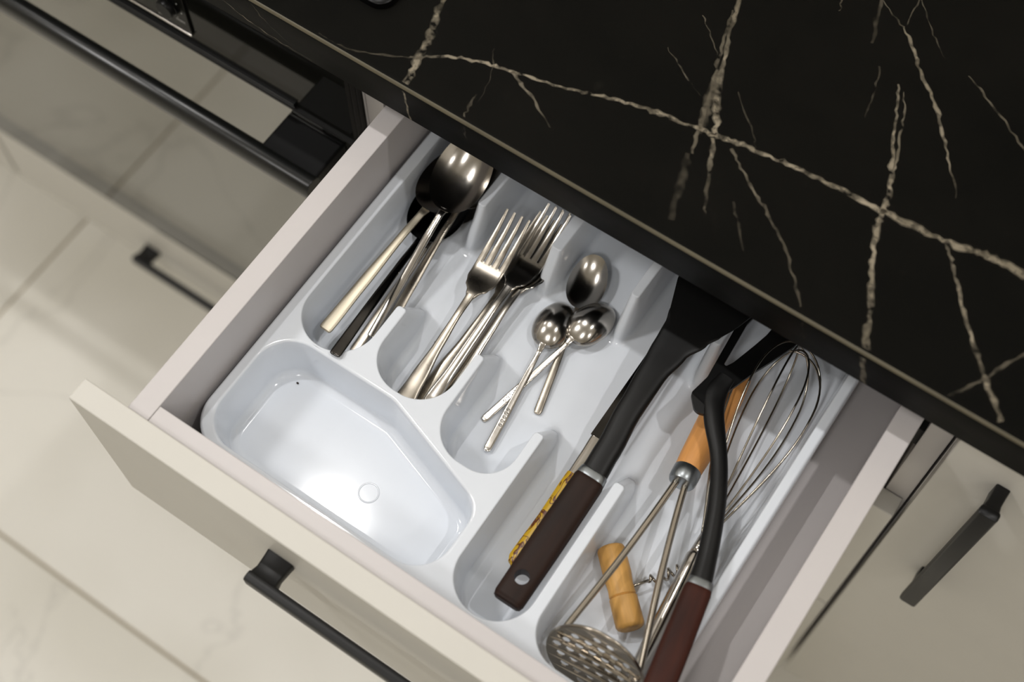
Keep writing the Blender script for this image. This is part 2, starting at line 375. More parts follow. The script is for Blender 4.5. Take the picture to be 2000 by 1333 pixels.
VEINS = [
    ([(0.0119, 0.3715), (0.0175, 0.3501), (0.0241, 0.3335), (0.0263, 0.3194), (0.0307, 0.3044), (0.0331, 0.2898)], [0.00272, 0.00442, 0.0051, 0.00374, 0.00476, 0.00374], [1, 1, 1, 0.9, 1, 1]),
    ([(-0.0421, 0.2933), (-0.0284, 0.2927), (-0.0028, 0.2997), (0.0223, 0.313)], [0.00136, 0.00136], [0.15, 0.2]),
    ([(0.0223, 0.313), (0.0455, 0.3288), (0.0654, 0.3372), (0.0871, 0.3427), (0.1234, 0.3511), (0.1505, 0.3604), (0.1783, 0.3682), (0.2042, 0.372), (0.2277, 0.3761)], [0.0017, 0.00238, 0.00204, 0.00272, 0.00272], [0.6, 0.9, 0.8, 0.9, 1]),
    ([(0.2277, 0.3761), (0.2437, 0.3792), (0.2656, 0.382), (0.2874, 0.3847), (0.3173, 0.3861), (0.3472, 0.3867)], [0.00272, 0.00306, 0.00272, 0.00306, 0.0034], [1, 1, 0.9, 1, 1]),
    ([(0.3472, 0.3867), (0.376, 0.3888), (0.4039, 0.3917), (0.4235, 0.3961), (0.4485, 0.3965)], [0.0034, 0.00408, 0.00408, 0.00442, 0.00578], [1, 1, 1, 1, 1]),
    ([(0.1833, 0.4856), (0.1889, 0.469), (0.1945, 0.4517), (0.2013, 0.4355), (0.207, 0.4189), (0.2151, 0.3992), (0.2241, 0.3855), (0.2271, 0.3757)], [0.00238, 0.00306, 0.00204, 0.00272, 0.0034, 0.00442, 0.0034, 0.00272], [0.7, 0.8, 0.5, 0.7, 0.6, 0.9, 1, 1]),
    ([(0.1858, 0.4722), (0.1978, 0.4331), (0.2064, 0.4084), (0.2141, 0.3836), (0.2225, 0.3551)], [0.0017, 0.00204, 0.00238, 0.00272, 0.00204], [0.3, 0.55, 0.5, 0.6, 0.4]),
    ([(0.205, 0.4176), (0.2132, 0.3904), (0.2191, 0.3712)], [0.00476, 0.00612, 0.00272], [0.3, 0.35, 0.1]),
    ([(0.2284, 0.3736), (0.2384, 0.3515), (0.2506, 0.3267), (0.254, 0.3198)], [0.00306, 0.00238, 0.0017, 0.00102], [0.8, 0.45, 0.3, 0.05]),
    ([(0.2211, 0.3541), (0.2286, 0.3306), (0.2378, 0.3042)], [0.0034, 0.00476, 0.0034], [0.2, 0.15, 0.12]),
    ([(0.3105, 0.4815), (0.3193, 0.4624), (0.3282, 0.4413), (0.3383, 0.4193), (0.3455, 0.4005), (0.3489, 0.3851)], [0.00136, 0.00204, 0.00238, 0.00306, 0.00374, 0.00374], [0.4, 0.7, 0.8, 0.9, 1, 1]),
    ([(0.3169, 0.4782), (0.3263, 0.4573), (0.3355, 0.4318), (0.342, 0.4123)], [0.00102, 0.00136, 0.0017, 0.00204], [0.3, 0.6, 0.6, 0.8]),
    ([(0.3489, 0.3851), (0.3516, 0.3722), (0.3574, 0.3579), (0.3654, 0.341), (0.375, 0.3211), (0.3819, 0.3042), (0.3876, 0.2902)], [0.00408, 0.0034, 0.00306, 0.0034, 0.00306, 0.0034, 0.00374], [1, 1, 1, 1, 0.9, 0.9, 1]),
    ([(0.2636, 0.54), (0.2804, 0.5311), (0.2949, 0.5224), (0.3073, 0.51), (0.3195, 0.4978), (0.3373, 0.4821), (0.3504, 0.4662), (0.3654, 0.4473), (0.3838, 0.4228)], [0.00102, 0.00102, 0.0017, 0.00204, 0.00204, 0.00238, 0.00204, 0.0017, 0.00102], [0.3, 0.4, 0.8, 0.8, 0.8, 0.8, 0.7, 0.7, 0.2]),
    ([(0.3926, 0.3909), (0.4021, 0.3793), (0.4138, 0.3649), (0.4322, 0.3426), (0.4543, 0.3195), (0.4777, 0.2964)], [0.0017, 0.00204, 0.00204, 0.00238, 0.00272, 0.00306], [0.4, 0.6, 0.7, 0.8, 0.8, 0.8]),
    ([(0.0871, 0.3427), (0.1001, 0.3372), (0.1141, 0.3307), (0.134, 0.3194)], [0.00238, 0.00204, 0.0017, 0.00102], [0.8, 0.6, 0.5, 0.1]),
    ([(0.2429, 0.3738), (0.2576, 0.3621), (0.2758, 0.3509), (0.2914, 0.3405), (0.3077, 0.3287), (0.325, 0.3113), (0.3384, 0.2962)], [0.0017, 0.0017, 0.00204, 0.0017, 0.0017, 0.0017, 0.00136], [0.4, 0.5, 0.5, 0.4, 0.3, 0.25, 0.2]),
    ([(0.347, 0.5149), (0.3641, 0.5053), (0.3823, 0.4953), (0.4063, 0.4807)], [0.00102, 0.00136, 0.00136, 0.00136], [0.3, 0.4, 0.4, 0.35]),
    ([(0.443, 0.2932), (0.4524, 0.3091), (0.4609, 0.3273), (0.4707, 0.3466)], [0.00136, 0.00204, 0.00204, 0.00204], [0.1, 0.3, 0.3, 0.35]),
    ([(0.1706, 0.4566), (0.184, 0.4446), (0.1973, 0.4318)], [0.00102, 0.00102, 0.00068], [0.4, 0.4, 0.2]),
    ([(0.1643, 0.4192), (0.1841, 0.4084), (0.204, 0.3976)], [0.00068, 0.00102, 0.00068], [0.3, 0.3, 0.1]),
    ([(0.2799, 0.5018), (0.2727, 0.5206), (0.2663, 0.5402)], [0.0017, 0.00272, 0.0017], [0.1, 0.3, 0.3]),
    ([(0.2477, 0.5132), (0.2428, 0.5243)], [0.00102, 0.00136], [0.4, 0.3]),
    ([(0.2918, 0.5283), (0.2896, 0.548), (0.2894, 0.5559)], [0.00102, 0.00102], [0.2, 0.3]),
    ([(0.2905, 0.5539), (0.3085, 0.5343), (0.3267, 0.518)], [0.00068, 0.00102, 0.00068], [0.2, 0.3, 0.1]),
    ([(0.2928, 0.4873), (0.2999, 0.4668), (0.3046, 0.445)], [0.00102, 0.00136, 0.00102], [0.3, 0.2, 0.05]),
    ([(0.0661, 0.3516), (0.0756, 0.3348), (0.0826, 0.3093)], [0.00102, 0.00102, 0.00068], [0.12, 0.15, 0.05]),
    ([(0.2639, 0.3381), (0.2788, 0.3228), (0.2877, 0.3107)], [0.00136, 0.00136, 0.00102], [0.2, 0.15, 0.08]),
    ([(0.2229, 0.4145), (0.2481, 0.3919), (0.2576, 0.3789)], [0.00102, 0.00102, 0.00068], [0.15, 0.15, 0.05]),
    ([(0.0806, 0.294), (0.0789, 0.3043), (0.0771, 0.313)], [0.00136, 0.00204, 0.00102], [0.35, 0.3, 0.1]),
    ([(0.0327, 0.065), (0.0346, 0.052), (0.0373, 0.0303)], [0.00204, 0.0017, 0.0017], [1, 0.6, 0.5], 'face'),
    ([(-0.1305, 0.0482), (-0.1132, 0.0414), (-0.0907, 0.0366), (-0.0677, 0.0353), (-0.0423, 0.036)], [0.00102, 0.00102, 0.00102, 0.00102, 0.00068], [0.3, 0.55, 0.55, 0.3, 0.15], 'face'),
    ([(-0.1018, 0.0686), (-0.0899, 0.0525), (-0.0678, 0.04)], [0.00068, 0.00068, 0.00068], [0.2, 0.3, 0.2], 'face'),
    ([(-0.1486, 0.0324), (-0.1256, 0.0282), (-0.0957, 0.0353)], [0.00102, 0.00102, 0.00068], [0.2, 0.25, 0.1], 'face'),
    ([(0.3882, 0.0629), (0.3903, 0.0499), (0.3976, 0.0282)], [0.00306, 0.00306, 0.00272], [0.8, 0.6, 0.35], 'face'),
    ([(0.0836, 0.0705), (0.0849, 0.0506)], [0.0017, 0.00136], [0.25, 0.1], 'face'),
    ([(0.3413, 0.0745), (0.349, 0.0461)], [0.00136, 0.00136], [0.2, 0.1], 'face'),
]
worktop()

# ------------------------------------------------------------------ bar handles (black, bent feet)
def bar_handle(parent, along, start, length, centre, face, proud=.026):
    """along 'x' or 'z' from start; centre is the other front coordinate; the foot stands on the front at y=face"""
    def P(s, c, y): return (start + s, y, centre + c) if along == 'x' else (centre + c, y, start - s)
    root = None
    y0 = face - proud
    rings = []
    sec = rrect(.014, .008, .0022, 2)
    for s, k in ((0, .9), (.0006, 1), (length - .0006, 1), (length, .9)):
        rings.append([P(s, a * k, y0 + .004 + b * k) for a, b in sec])
    v, f = loft(rings); root = mesh('handle', v, f, M['blackmetal'], parent, True, sharp=40)
    for s0, d in ((.011, 1), (length - .011, -1)):
        rings = []
        for y, hl, hw in ((face - .0002, .0105, .005), (face - .006, .0100, .0048), (face - .013, .0095, .0048), (face - .0185, .0105, .0060), (y0 + .006, .0108, .0069)):
            rings.append([P(s0 + a, b, y) for a, b in rrect(2 * hl, 2 * hw, .0016, 2)])
        v, f = loft(rings); mesh('handle_foot', v, f, M['blackmetal'], root, True, sharp=50)
    return root

# ------------------------------------------------------------------ kitchen units
PF, PB = .305, .323                       # plane of the closed fronts and of the carcass behind them
KB = -.68                                 # underside of the units
def carcass(t, x0, x1, top=CB - .0005, back=.90):
    th = .0175
    box('side_panel', (x0, PB, KB), (x0 + th, back, top), M['carcass'], t)
    box('side_panel', (x1 - th, PB, KB), (x1, back, top), M['carcass'], t)
    box('bottom_panel', (x0 + th, PB, KB), (x1 - th, back, KB + .0175), M['carcass'], t)
    box('back_panel', (x0 + th, back - .008, KB + .0175), (x1 - th, back, top), M['carcass'], t)
    box('plinth', (x0, PB + .035, FZ + .0005), (x1, PB + .05, KB), M['front'], t)
dc = thing('drawer_cabinet', 'white drawer cabinet under the worktop, its top drawer pulled out', 'cabinet', (.2145, .6, FZ))
carcass(dc, -.0355, .4636)
for z1, z0 in ((-.166, -.42), (-.4235, -.678)):
    fr = box('drawer_front', (-.0337, PF, z0), (.4612, PB - .0006, z1), M['front'], dc, .001)
    bar_handle(fr, 'x', .125, .216, z1 - .043, PF)
rc = thing('base_cabinet', 'white base cabinet with black handle right of the open drawer', 'cabinet', (.765, .6, FZ))
carcass(rc, .4654, 1.0636)
dr = box('door', (.4660, PF, -.678), (1.0610, PB - .0006, .028), M['front'], rc, .001)
bar_handle(dr, 'z', -.024, .216, .507, PF)
oc = thing('oven_cabinet', 'white oven housing with a shallow drawer below the oven', 'cabinet', (-.336, .6, FZ))
carcass(oc, -.6365, -.0364)
box('oven_shelf', (-.619, PB, -.5755), (-.0539, .89, -.558), M['carcass'], oc)
fr = box('drawer_front', (-.6335, PF, -.678), (-.0385, PB - .0006, -.556), M['front'], oc, .001)
bar_handle(fr, 'x', -.4155, .216, -.633, PF)
lc = thing('corner_cabinet', 'white base cabinet left of the oven', 'cabinet', (-1.0, .6, FZ))
carcass(lc, -1.236, -.6375)
dr = box('door', (-1.2335, PF, -.678), (-.640, PB - .0006, .028), M['front'], lc, .001)
bar_handle(dr, 'z', -.024, .216, -.68, PF)

# ------------------------------------------------------------------ oven
OX0, OX1 = -.6335, -.0375
ov = thing('built_in_oven', 'black glass built-in oven with a bar handle under the worktop', 'oven', (-.3355, .6, -.5575))
box('oven_body', (-.615, PB + .0005, -.5575), (-.058, .86, .020), M['ovenblack'], ov, .002)
cp = box('control_panel', (OX0, .3055, -.0785), (OX1, PB - .0003, .027), M['fascia'], ov, 0)
box('control_display', (-.476, .3035, -.0585), (-.195, .3058, .024), M['fascia'], cp, .0006)
box('trim_strip', (-.476, .3022, -.0605), (-.195, .3058, -.0585), M['steel'], cp, .0005)
def knob(x, z):
    rings = []
    for y, r in ((.3034, .0098), (.3012, .0098), (.3008, .0088), (.2972, .0084), (.2964, .0076)):
        rings.append([(x + r * math.cos(a), y, z + r * math.sin(a)) for a in [2 * math.pi * k / 32 for k in range(32)]])
    v, f = loft(rings); k = mesh('knob', v, f, M['ovenblack'], cp, True, sharp=45)
for kx in (-.2120, -.455): knob(kx, -.0330)
def text(s, loc, size, parent, mat, rot=(math.pi / 2, 0, 0)):
    cu = bpy.data.curves.new('lettering', 'FONT'); cu.body = s; cu.size = size; cu.align_x = 'CENTER'; cu.align_y = 'CENTER'; cu.extrude = .0001
    o = bpy.data.objects.new('lettering_tmp', cu); COL.objects.link(o)
    bpy.context.view_layer.update(); me = bpy.data.meshes.new_from_object(o.evaluated_get(bpy.context.evaluated_depsgraph_get()))
    bpy.data.objects.remove(o); bpy.data.curves.remove(cu)
    R_ = Matrix.Rotation(rot[2], 3, 'Z') @ Matrix.Rotation(rot[1], 3, 'Y') @ Matrix.Rotation(rot[0], 3, 'X')
    off = root_loc(parent)
    for v in me.vertices: v.co = R_ @ v.co + Vector(loc) - off
    me.materials.clear(); me.materials.append(mat); return newobj('lettering', me, parent)
text('min', (-.2240, .3033, -.0530), .0056, cp, M['print']); text('max', (-.2035, .3033, -.0462), .0056, cp, M['print'])
for k in range(13):                       # printed scale round the knob
    a = math.radians(-60 + 300 * k / 12)
    if k % 2: continue
    x, z = -.2120 + .0122 * math.cos(a), -.0330 + .0122 * math.sin(a)
    box('scale_mark', (x - .0005, .3033, z - .0005), (x + .0005, .3036, z + .0005), M['print'], cp, 0)
od = box('oven_door', (OX0, .303, -.5545), (OX1, PB - .0003, -.0815), M['ovenborder'], ov, 0)
box('oven_window', (OX0 + .030, .3026, -.500), (OX1 - .030, .3040, -.0817), M['ovenglass'], od, 0)
box('door_glare_cap', (OX0, .3022, -.0816), (OX1, PB - .0003, -.0795), M['dark'], od, 0)  # matt cap added to keep the lamp's reflection off the door's top edge
for i, z in enumerate((-.0735, -.0768)):
    box('vent_rail', (OX0 + .03, .3025, z - .0006), (-.0945, .3057, z + .0006), M['ovenblack'] if i else M['blackmetal'], cp, .0003)
for y in (.3105, .3165): box('side_groove', (OX1 - .0004, y - .0004, -.55), (OX1 + .0004, y + .0004, .02), M['blackmetal'], ov, 0)
# handle: a wide bracket at each end and a rounded bar between them
def oven_handle():
    rings = []
    sec = []
    for k in range(12):
        a = 2 * math.pi * k / 12; sec.append((.2605 + .0085 * math.copysign(abs(math.cos(a)) ** .7, math.cos(a)), -.0975 + .0115 * math.copysign(abs(math.sin(a)) ** .7, math.sin(a))))
    for x, k in ((OX0 + .008, .93), (OX0 + .009, 1), (OX1 - .009, 1), (OX1 - .008, .93)):
        rings.append([(x, .2605 + (y - .2605) * k, -.0975 + (z + .0975) * k) for y, z in sec])
    v, f = loft(rings); h = mesh('handle', v, f, M['gloss'], od, True, sharp=50)
    for x0, x1 in ((OX1 - .0635, OX1 - .0085), (OX0 + .0085, OX0 + .0635)):
        box('handle_bracket', (x0, .262, -.1065), (x1, .3035, -.0875), M['ovenblack'], h, .002)
oven_handle()
# hob set into the worktop above the oven
def hob():
    t = thing('hob', 'black glass hob with rounded corners on the worktop above the oven', 'hob', (-.325, .58, CT))
    out = rounded([(-.635, .3325, .012), (-.013, .3325, .012), (-.013, .835, .012), (-.635, .835, .012)])
    nr = normals2d(out); lv = ((0, CT + .0004), (.0004, CT + .0052), (.0016, CT + .0062), (.0075, CT + .0062), (.0082, CT + .0056))
    rings = [[(p[0] + n.x * d, p[1] + n.y * d, z) for p, n in zip(out, nr)] for d, z in lv]
    v, f = loft(rings, cap=False); mesh('hob_rim', v, f, M['ovenblack'], t, True, sharp=40)
    m = rings[-1]; mesh('hob_glass', m, [tuple(range(len(m)))], M['hob'], t)
hob()

# ------------------------------------------------------------------ the open drawer
BW, BT = .44, .0172
dw = thing('drawer', 'open white drawer holding the cutlery tray', 'drawer', (.2137, .26, -.172))
box('side_panel', (0, .0171, -.112), (BT, .505, 0), M['laminate'], dw, .0007)
box('side_panel', (BW - BT, .0171, -.112), (BW, .505, 0), M['laminate'], dw, .0007)
box('inner_front', (BT + .0002, .0171, -.112), (BW - BT - .0002, .0308, -.0003), M['laminate'], dw, .0007)
box('back_panel', (BT, .491, -.112), (BW - BT, .505, 0), M['laminate'], dw, .0007)
box('bottom_panel', (BT - .004, .0300, -.101), (BW - BT + .004, .492, -.0915), M['laminate'], dw, 0)
fp = box('drawer_front', (-.0337, 0, -.1695), (.4612, .0171, .0070), M['front'], dw, .0010)
bar_handle(fp, 'x', .1245, .216, -.0425, 0)
for x in (-.0125, BW + .0005): box('runner', (x, .328, -.085), (x + .012, .505, -.060), M['dark'], dw, .0005)  # runners coloured near-black to paint in the shade of the side gap

# ------------------------------------------------------------------ cutlery tray
RIM, TH = -.045, .0425
def tray():
    t = thing('cutlery_tray', 'glossy white plastic cutlery tray with moulded compartments in the drawer', 'tray', (.205, .27, -.0912))
    r = .0285; tp = .0027
    basin = rounded([(.0303, .1385, r), (.0877, .1385, r), (.0877, .1965, tp, 1), (.0957, .1965, tp, 1),
        (.0962, .1408, r), (.1563, .1408, r), (.1563, .1968, tp, 1), (.1632, .1968, tp, 1),
        (.1640, .1223, r), (.2238, .1223, r), (.2234, .1710, tp, 1), (.2310, .1710, tp, 1),
        (.2318, .0415, r), (.2897, .0415, r), (.2885, .1710, tp, 1), (.2968, .1710, tp, 1),
        (.2985, .0415, .026), (.3818, .0415, .022), (.3818, .505, .02), (.2990, .505, .015),
        (.2958, .2972, tp, 2), (.2885, .2972, tp, 2), (.2885, .505, .015), (.2310, .505, .015),
        (.2278, .2970, tp, 2), (.2208, .2970, tp, 2), (.2208, .505, .015), (.1640, .505, .015),
        (.1607, .2975, tp, 2), (.1517, .2975, tp, 2), (.1517, .505, .015), (.0985, .505, .015),
        (.0935, .2972, tp, 2), (.0862, .2972, tp, 2), (.0862, .505, .015), (.0303, .505, .015)])
    pan = rounded([(.0295, .0425, .026), (.2225, .0425, .027), (.2225, .1035, .020), (.1285, .1343, .03), (.0295, .1343, .028)])
    outer = rounded([(.0205, .0345, .030), (.390, .0345, .030), (.390, .515, .02), (.0205, .515, .02)])
    vs, fs = [], []
    def ring(pts):
        b = len(vs); vs.extend(pts); return list(range(b, b + len(pts)))
    def bridge(a, b):
        n = len(a)
        for k in range(n): fs.append((a[k], a[(k + 1) % n], b[(k + 1) % n], b[k]))
    def fill(loops):
        tr = tessellate_polygon([[Vector((vs[i][0], vs[i][1], 0)) for i in l] for l in loops]); flat = [i for l in loops for i in l]
        fs.extend(tuple(flat[i] for i in q) for q in tr)
    def well(out, draft, fil, rl):
        nr = normals2d(out); N = len(out)
        def extra(i):
            fl = out[i][2]; n = nr[i].normalized()
            if fl == 1: return .0165 * max(0, n.y) ** .8
            if fl == 2: return -.0150 * max(0, -n.y) ** .8
            return 0
        ex = [extra(i) for i in range(N)]
        rows = []
        def row(d, dz, e): rows.append(ring([(out[i][0] + nr[i].x * d, out[i][1] + nr[i].y * d + e * ex[i], RIM + dz) for i in range(N)]))
        row(-rl - .0007, 0, 0); row(-rl, 0, 0)
        for k in range(1, 5):
            a = math.pi / 2 * k / 4 * .93; row(-rl + rl * math.sin(a) , -rl * (1 - math.cos(a)), 0)
        H0, H1 = rl, TH - fil
        for k in range(1, 7):
            q = k / 6; row(draft * q, -(H0 + (H1 - H0) * q), q)
        for k in range(1, 7):
            a = math.pi / 2 * k / 6; row(draft + fil * (1 - math.cos(a)), -(H1 + fil * math.sin(a)), 1)
        row(draft + fil + .0007, -TH, 1)
        for a, b in zip(rows, rows[1:]): bridge(a, b)
        fill([rows[-1]])
        return rows[0]
    b0 = well(basin, .0035, .0055, .0012)
    p0 = well(pan, .0040, .0068, .0018)
    nr = normals2d(outer)
    rows = []
    for d, z in ((.0027, 0), (.0021, 0), (.0012, -.0005), (.0002, -.002), (0, -.004), (.0005, -.045)):
        rows.append(ring([(p[0] + n.x * d, p[1] + n.y * d, RIM + z) for p, n in zip(outer, nr)]))
    for a, b in zip(rows, rows[1:]): bridge(b, a)
    fill([rows[0], b0, p0])
    mesh('tray_body', vs, fs, M['plastic'], t, True, sharp=60)
    # moulding mark: a small raised ring on the floor of the front pan
    rings = []
    for a in [2 * math.pi * k / 40 for k in range(40)]:
        rings.append([(.1432 + (.0072 + dr_) * math.cos(a), .0795 + (.0072 + dr_) * math.sin(a), RIM - TH + dz) for dr_, dz in ((-.0006, 0), (-.0003, .00025), (.0003, .00025), (.0006, 0))])
    v, f = loft(rings, closed=True); mesh('moulded_ring', v, f, M['plastic'], t, True)
tray()
FLOOR = RIM - TH

# ------------------------------------------------------------------ cutlery
def handle_loft(stations, k=2):
    """stations: (x, width, thickness, z, crown): rounded flat handle along +X"""
    rings = []
    for x, wd, th, z, cr in stations:
        n = 14; pts = []
        for i in range(n):
            a = 2 * math.pi * i / n
            cy, cz = math.cos(a), math.sin(a)
            yy = wd / 2 * math.copysign(abs(cy) ** .5, cy); zz = th / 2 * math.copysign(abs(cz) ** .6, cz)
            pts.append((x, yy, z + zz + cr * (1 - (2 * yy / wd) ** 2)))
        rings.append(pts)
    return loft(rings)
def smooth_stations(key, n):
    return [tuple(v) for v in spline_nd(key, n)]
def spline_nd(key, n):
    out = []; m = len(key) - 1
    for j in range(n + 1):
        t = j / n * m; i = min(int(t), m - 1); t -= i; t2 = t * t * (3 - 2 * t)
        out.append([key[i][0] + (key[i + 1][0] - key[i][0]) * t] + [key[i][c] + (key[i + 1][c] - key[i][c]) * t2 for c in range(1, len(key[0]))])
    return out
def bowl_mesh(x0, L, W, D, neckw, pitch=0.0, drop=0.0):
    """egg-shaped bowl from the neck at x0 forward; rim in the plane z=drop, shell of even thickness"""
    A, Rn = 48, 10; th = .0011
    def outline(a):
        c, s = math.cos(a), math.sin(a)
        x = x0 + L * (.5 - .5 * c)
        u = (x - x0) / L
        wv = W / 2 * abs(s) ** .9 * (1 + .16 * (.5 - .5 * c - .5) * -1.2)
        return x, math.copysign(wv, s) if abs(s) > 1e-6 else 0
    pr = [outline(2 * math.pi * k / A) for k in range(A)]
    cx = x0 + L * .47
    top, bot = [], []
    for j in range(1, Rn + 1):
        q = j / Rn
        for px, py in pr:
            x = cx + (px - cx) * q; y = py * q
            z = -D * (1 - q ** 2.3) + .0010 * ((2 * (px - x0) / L - 1) ** 2) * q
            if px < x0 + L * .2: z += (drop * 0)
            top.append((x, y, z))
            bot.append((x, y, z - th * (1 if j < Rn else .55)))
    vs = top + bot + [(cx, 0, -D), (cx, 0, -D - th)]; fs = []
    NB = len(top)
    for lay, fl in ((0, 0), (NB, 1)):
        for j in range(Rn - 1):
            for k in range(A):
                a, b = lay + j * A + k, lay + j * A + (k + 1) % A; c, d = a + A, b + A
                fs.append((a, c, d, b) if not fl else (a, b, d, c))
        cen = 2 * NB + fl
        for k in range(A):
            a, b = lay + k, lay + (k + 1) % A; fs.append((cen, a, b) if not fl else (cen, b, a))
    e = (Rn - 1) * A
    for k in range(A): fs.append((e + k, e + (k + 1) % A, NB + e + (k + 1) % A, NB + e + k))
    if pitch:
        c, s = math.cos(pitch), math.sin(pitch)
        vs = [(x0 + (x - x0) * c + z * s, y, -(x - x0) * s + z * c) for x, y, z in vs]
    return vs, fs
def spoon(name, label, cat, group, P0, P1, hl, key, bl, bw, bd, mat_h, mat_b, roll=0, flip=False, pitch=0.0, engrave=False):
    t = thing(name, label, cat, (0, 0, 0), group); frame(t, P0, P1, roll, flip)
    v, f = handle_loft(spline_nd(key, 36)); h = mesh('handle', v, f, mat_h, t, True, world=False, sharp=60)
    v, f = bowl_mesh(hl - .004, bl, bw, bd, .006, pitch); mesh('bowl', v, f, mat_b, t, True, world=False, sharp=60)
    if engrave:
        for i in range(5):
            x = .022 + i * .0032
            v, f = tube([(x + .0008 * math.cos(a), .0016 * math.sin(a) * (1 if i % 2 else .7), -.0012 if flip else .0014) for a in [2 * math.pi * k / 10 for k in range(11)]], .00018, 5)
            mesh('engraved_scroll', v, f, M['darksteel'], h, True, world=False)
    return t
def table_key(L, wend, wneck, th=.0019, lip=0):
    return [(0, wend * .72, th * .6, 0, 0), (.0009, wend * .93, th, 0, 0), (.003, wend, th, 0, 0.0001), (L * .35, wend * .86, th, .0012, .0002),
            (L * .75, wneck * 1.12, th * 1.15, .0018, .0003), (L * .92, wneck, th * 1.25, .0006, 0), (L - .0018, wneck * 1.3, th * .75, -.0011, 0)]
G = 'steel tablespoons piled in the left compartment'
HL = .128
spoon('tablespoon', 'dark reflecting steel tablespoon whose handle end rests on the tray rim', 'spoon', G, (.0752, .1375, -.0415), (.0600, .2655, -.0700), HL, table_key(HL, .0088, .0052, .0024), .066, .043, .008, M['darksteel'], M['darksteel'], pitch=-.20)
spoon('tablespoon', 'steel tablespoon lying lowest, between the dark and the bright handles', 'spoon', G, (.0700, .1600, -.0835), (.0640, .2800, -.0775), HL, table_key(HL, .0082, .0050), .064, .040, .007, M['worn'], M['worn'], pitch=-.03)
spoon('tablespoon', 'worn steel tablespoon with the rightmost handle, against the first divider', 'spoon', G, (.0800, .1830, -.0830), (.0720, .2900, -.0630), HL - .01, table_key(HL - .01, .0088, .0050), .064, .041, .008, M['worn'], M['steel'], pitch=.10, roll=-12)
spoon('tablespoon', 'steel tablespoon with a flat brushed handle, leftmost in the compartment', 'spoon', G, (.0490, .1560, -.0635), (.0543, .2800, -.0545), HL - .004, table_key(HL - .004, .0106, .0056, .0018), .066, .043, .0085, M['brushed'], M['steel'], pitch=.04)
spoon('tablespoon', 'polished steel tablespoon on top of the pile, its bowl facing up', 'spoon', G, (.0755, .1745, -.0770), (.0675, .2800, -.0490), .113, table_key(.113, .0066, .0050, .0034), .066, .043, .0090, M['steel'], M['steel'], pitch=-.12)

# teaspoons
def tea_key(L, wend, wneck, th=.0016):
    return [(0, wend * .55, th * .7, 0, 0), (.0010, wend * .84, th, 0, 0), (.0035, wend, th, 0, .0002), (L * .28, wend * .96, th, .0006, .0003),
            (L * .72, wneck * 1.2, th * 1.1, .0012, .0004), (L * .90, wneck, th * 1.3, .0012, 0), (L - .0018, wneck * 1.4, th * .8, -.0009, 0)]
G = 'teaspoons in the third compartment'
spoon('teaspoon', 'steel teaspoon with its bowl facing up, farthest back in the third compartment', 'spoon', G, (.2086, .1955, -.0855), (.1868, .2850, -.0812), .093, tea_key(.093, .0062, .0040), .0440, .0290, .0062, M['worn'], M['steel'], pitch=-.13)
spoon('teaspoon', 'face-down teaspoon whose engraved handle points to the left, underneath its neighbour', 'spoon', G, (.1788, .1695, -.0862), (.1990, .2590, -.0770), .0925, tea_key(.0925, .0060, .0036), .0430, .0300, .0088, M['steel'], M['steel'], flip=True, pitch=-.20, engrave=True)
spoon('teaspoon', 'face-down teaspoon lying across the other handle, nearest the drawer front', 'spoon', G, (.1948, .1510, -.0838), (.1828, .2440, -.0775), .0935, tea_key(.0935, .0060, .0036), .0420, .0290, .0088, M['steel'], M['steel'], flip=True, pitch=-.17, engrave=True)

# forks
def fork(label, P0, P1, mat, roll=0, wend=.0170, tined=True):
    t = thing('table_fork', label, 'fork', (0, 0, 0), 'forks in the second compartment'); frame(t, P0, P1, roll)
    key = [(0, wend * .8, .0012, 0, 0), (.001, wend * .97, .0018, 0, .0002), (.006, wend, .0018, 0, .0005), (.030, wend * .74, .0019, .0006, .0007),
           (.062, .0074, .0022, .0014, .0005), (.086, .0055, .0028, .0018, 0), (.106, .0062, .0026, .0004, 0)]
    v, f = handle_loft(spline_nd(key, 36)); mesh('handle', v, f, mat, t, True, world=False, sharp=60)
    def zc(x):                                            # side view of the head: dips after the neck, tines rise again
        if x < .130: return -.0050 * math.sin(math.pi / 2 * max(0, (x - .104) / .026)) ** 2
        d = x - .130; return -.0050 + .06 * d + 4.2 * d * d
    key = [(.103, .0062, .0026, 0, 0), (.108, .0100, .0024, 0, 0), (.114, .0185, .0021, 0, -.0003), (.121, .0232, .0019, 0, -.0006), (.131, .0238, .0018, 0, -.0006), (.1345, .0238, .0017, 0, -.0005)]
    st = [(x, wd, th, zc(x), cr) for x, wd, th, z, cr in spline_nd(key, 20)]
    v, f = handle_loft(st); hd = mesh('head', v, f, mat, t, True, world=False, sharp=60)
    for i in range(4):
        y0 = (i - 1.5) * .00625; rings = []
        for j in range(9):
            q = j / 8; x = .1335 + .0425 * q; y = y0 * (1 + .01 * q); hw = .0026 * (1 - .66 * q ** 1.25); hh = .0009 * (1 - .35 * q)
            rings.append([(x, y + a, zc(x) - .0003 + b) for a, b in rrect(2 * hw, 2 * hh, min(hw, hh) * .6, 2)])
        v, f = loft(rings); mesh('tine', v, f, mat, hd, True, world=False, sharp=50)
    return t
fork('worn steel fork nested lowest, tines showing left of the farther fork', (.1340, .1530, -.0855), (.1325, .2900, -.0760), M['worn'], roll=6)
fork('steel fork with a broad flat handle along the second divider', (.1480, .1610, -.0840), (.1440, .2900, -.0700), M['steel'], roll=-8, wend=.0130)
fork('steel fork with the farthest tines, reaching under the worktop edge', (.1405, .1570, -.0800), (.1385, .2950, -.0640), M['steel'], roll=0, wend=.0110)
fork('steel fork on top, its four tines fully in view', (.1262, .1350, -.0790), (.1180, .2780, -.0600), M['worn'], roll=0)

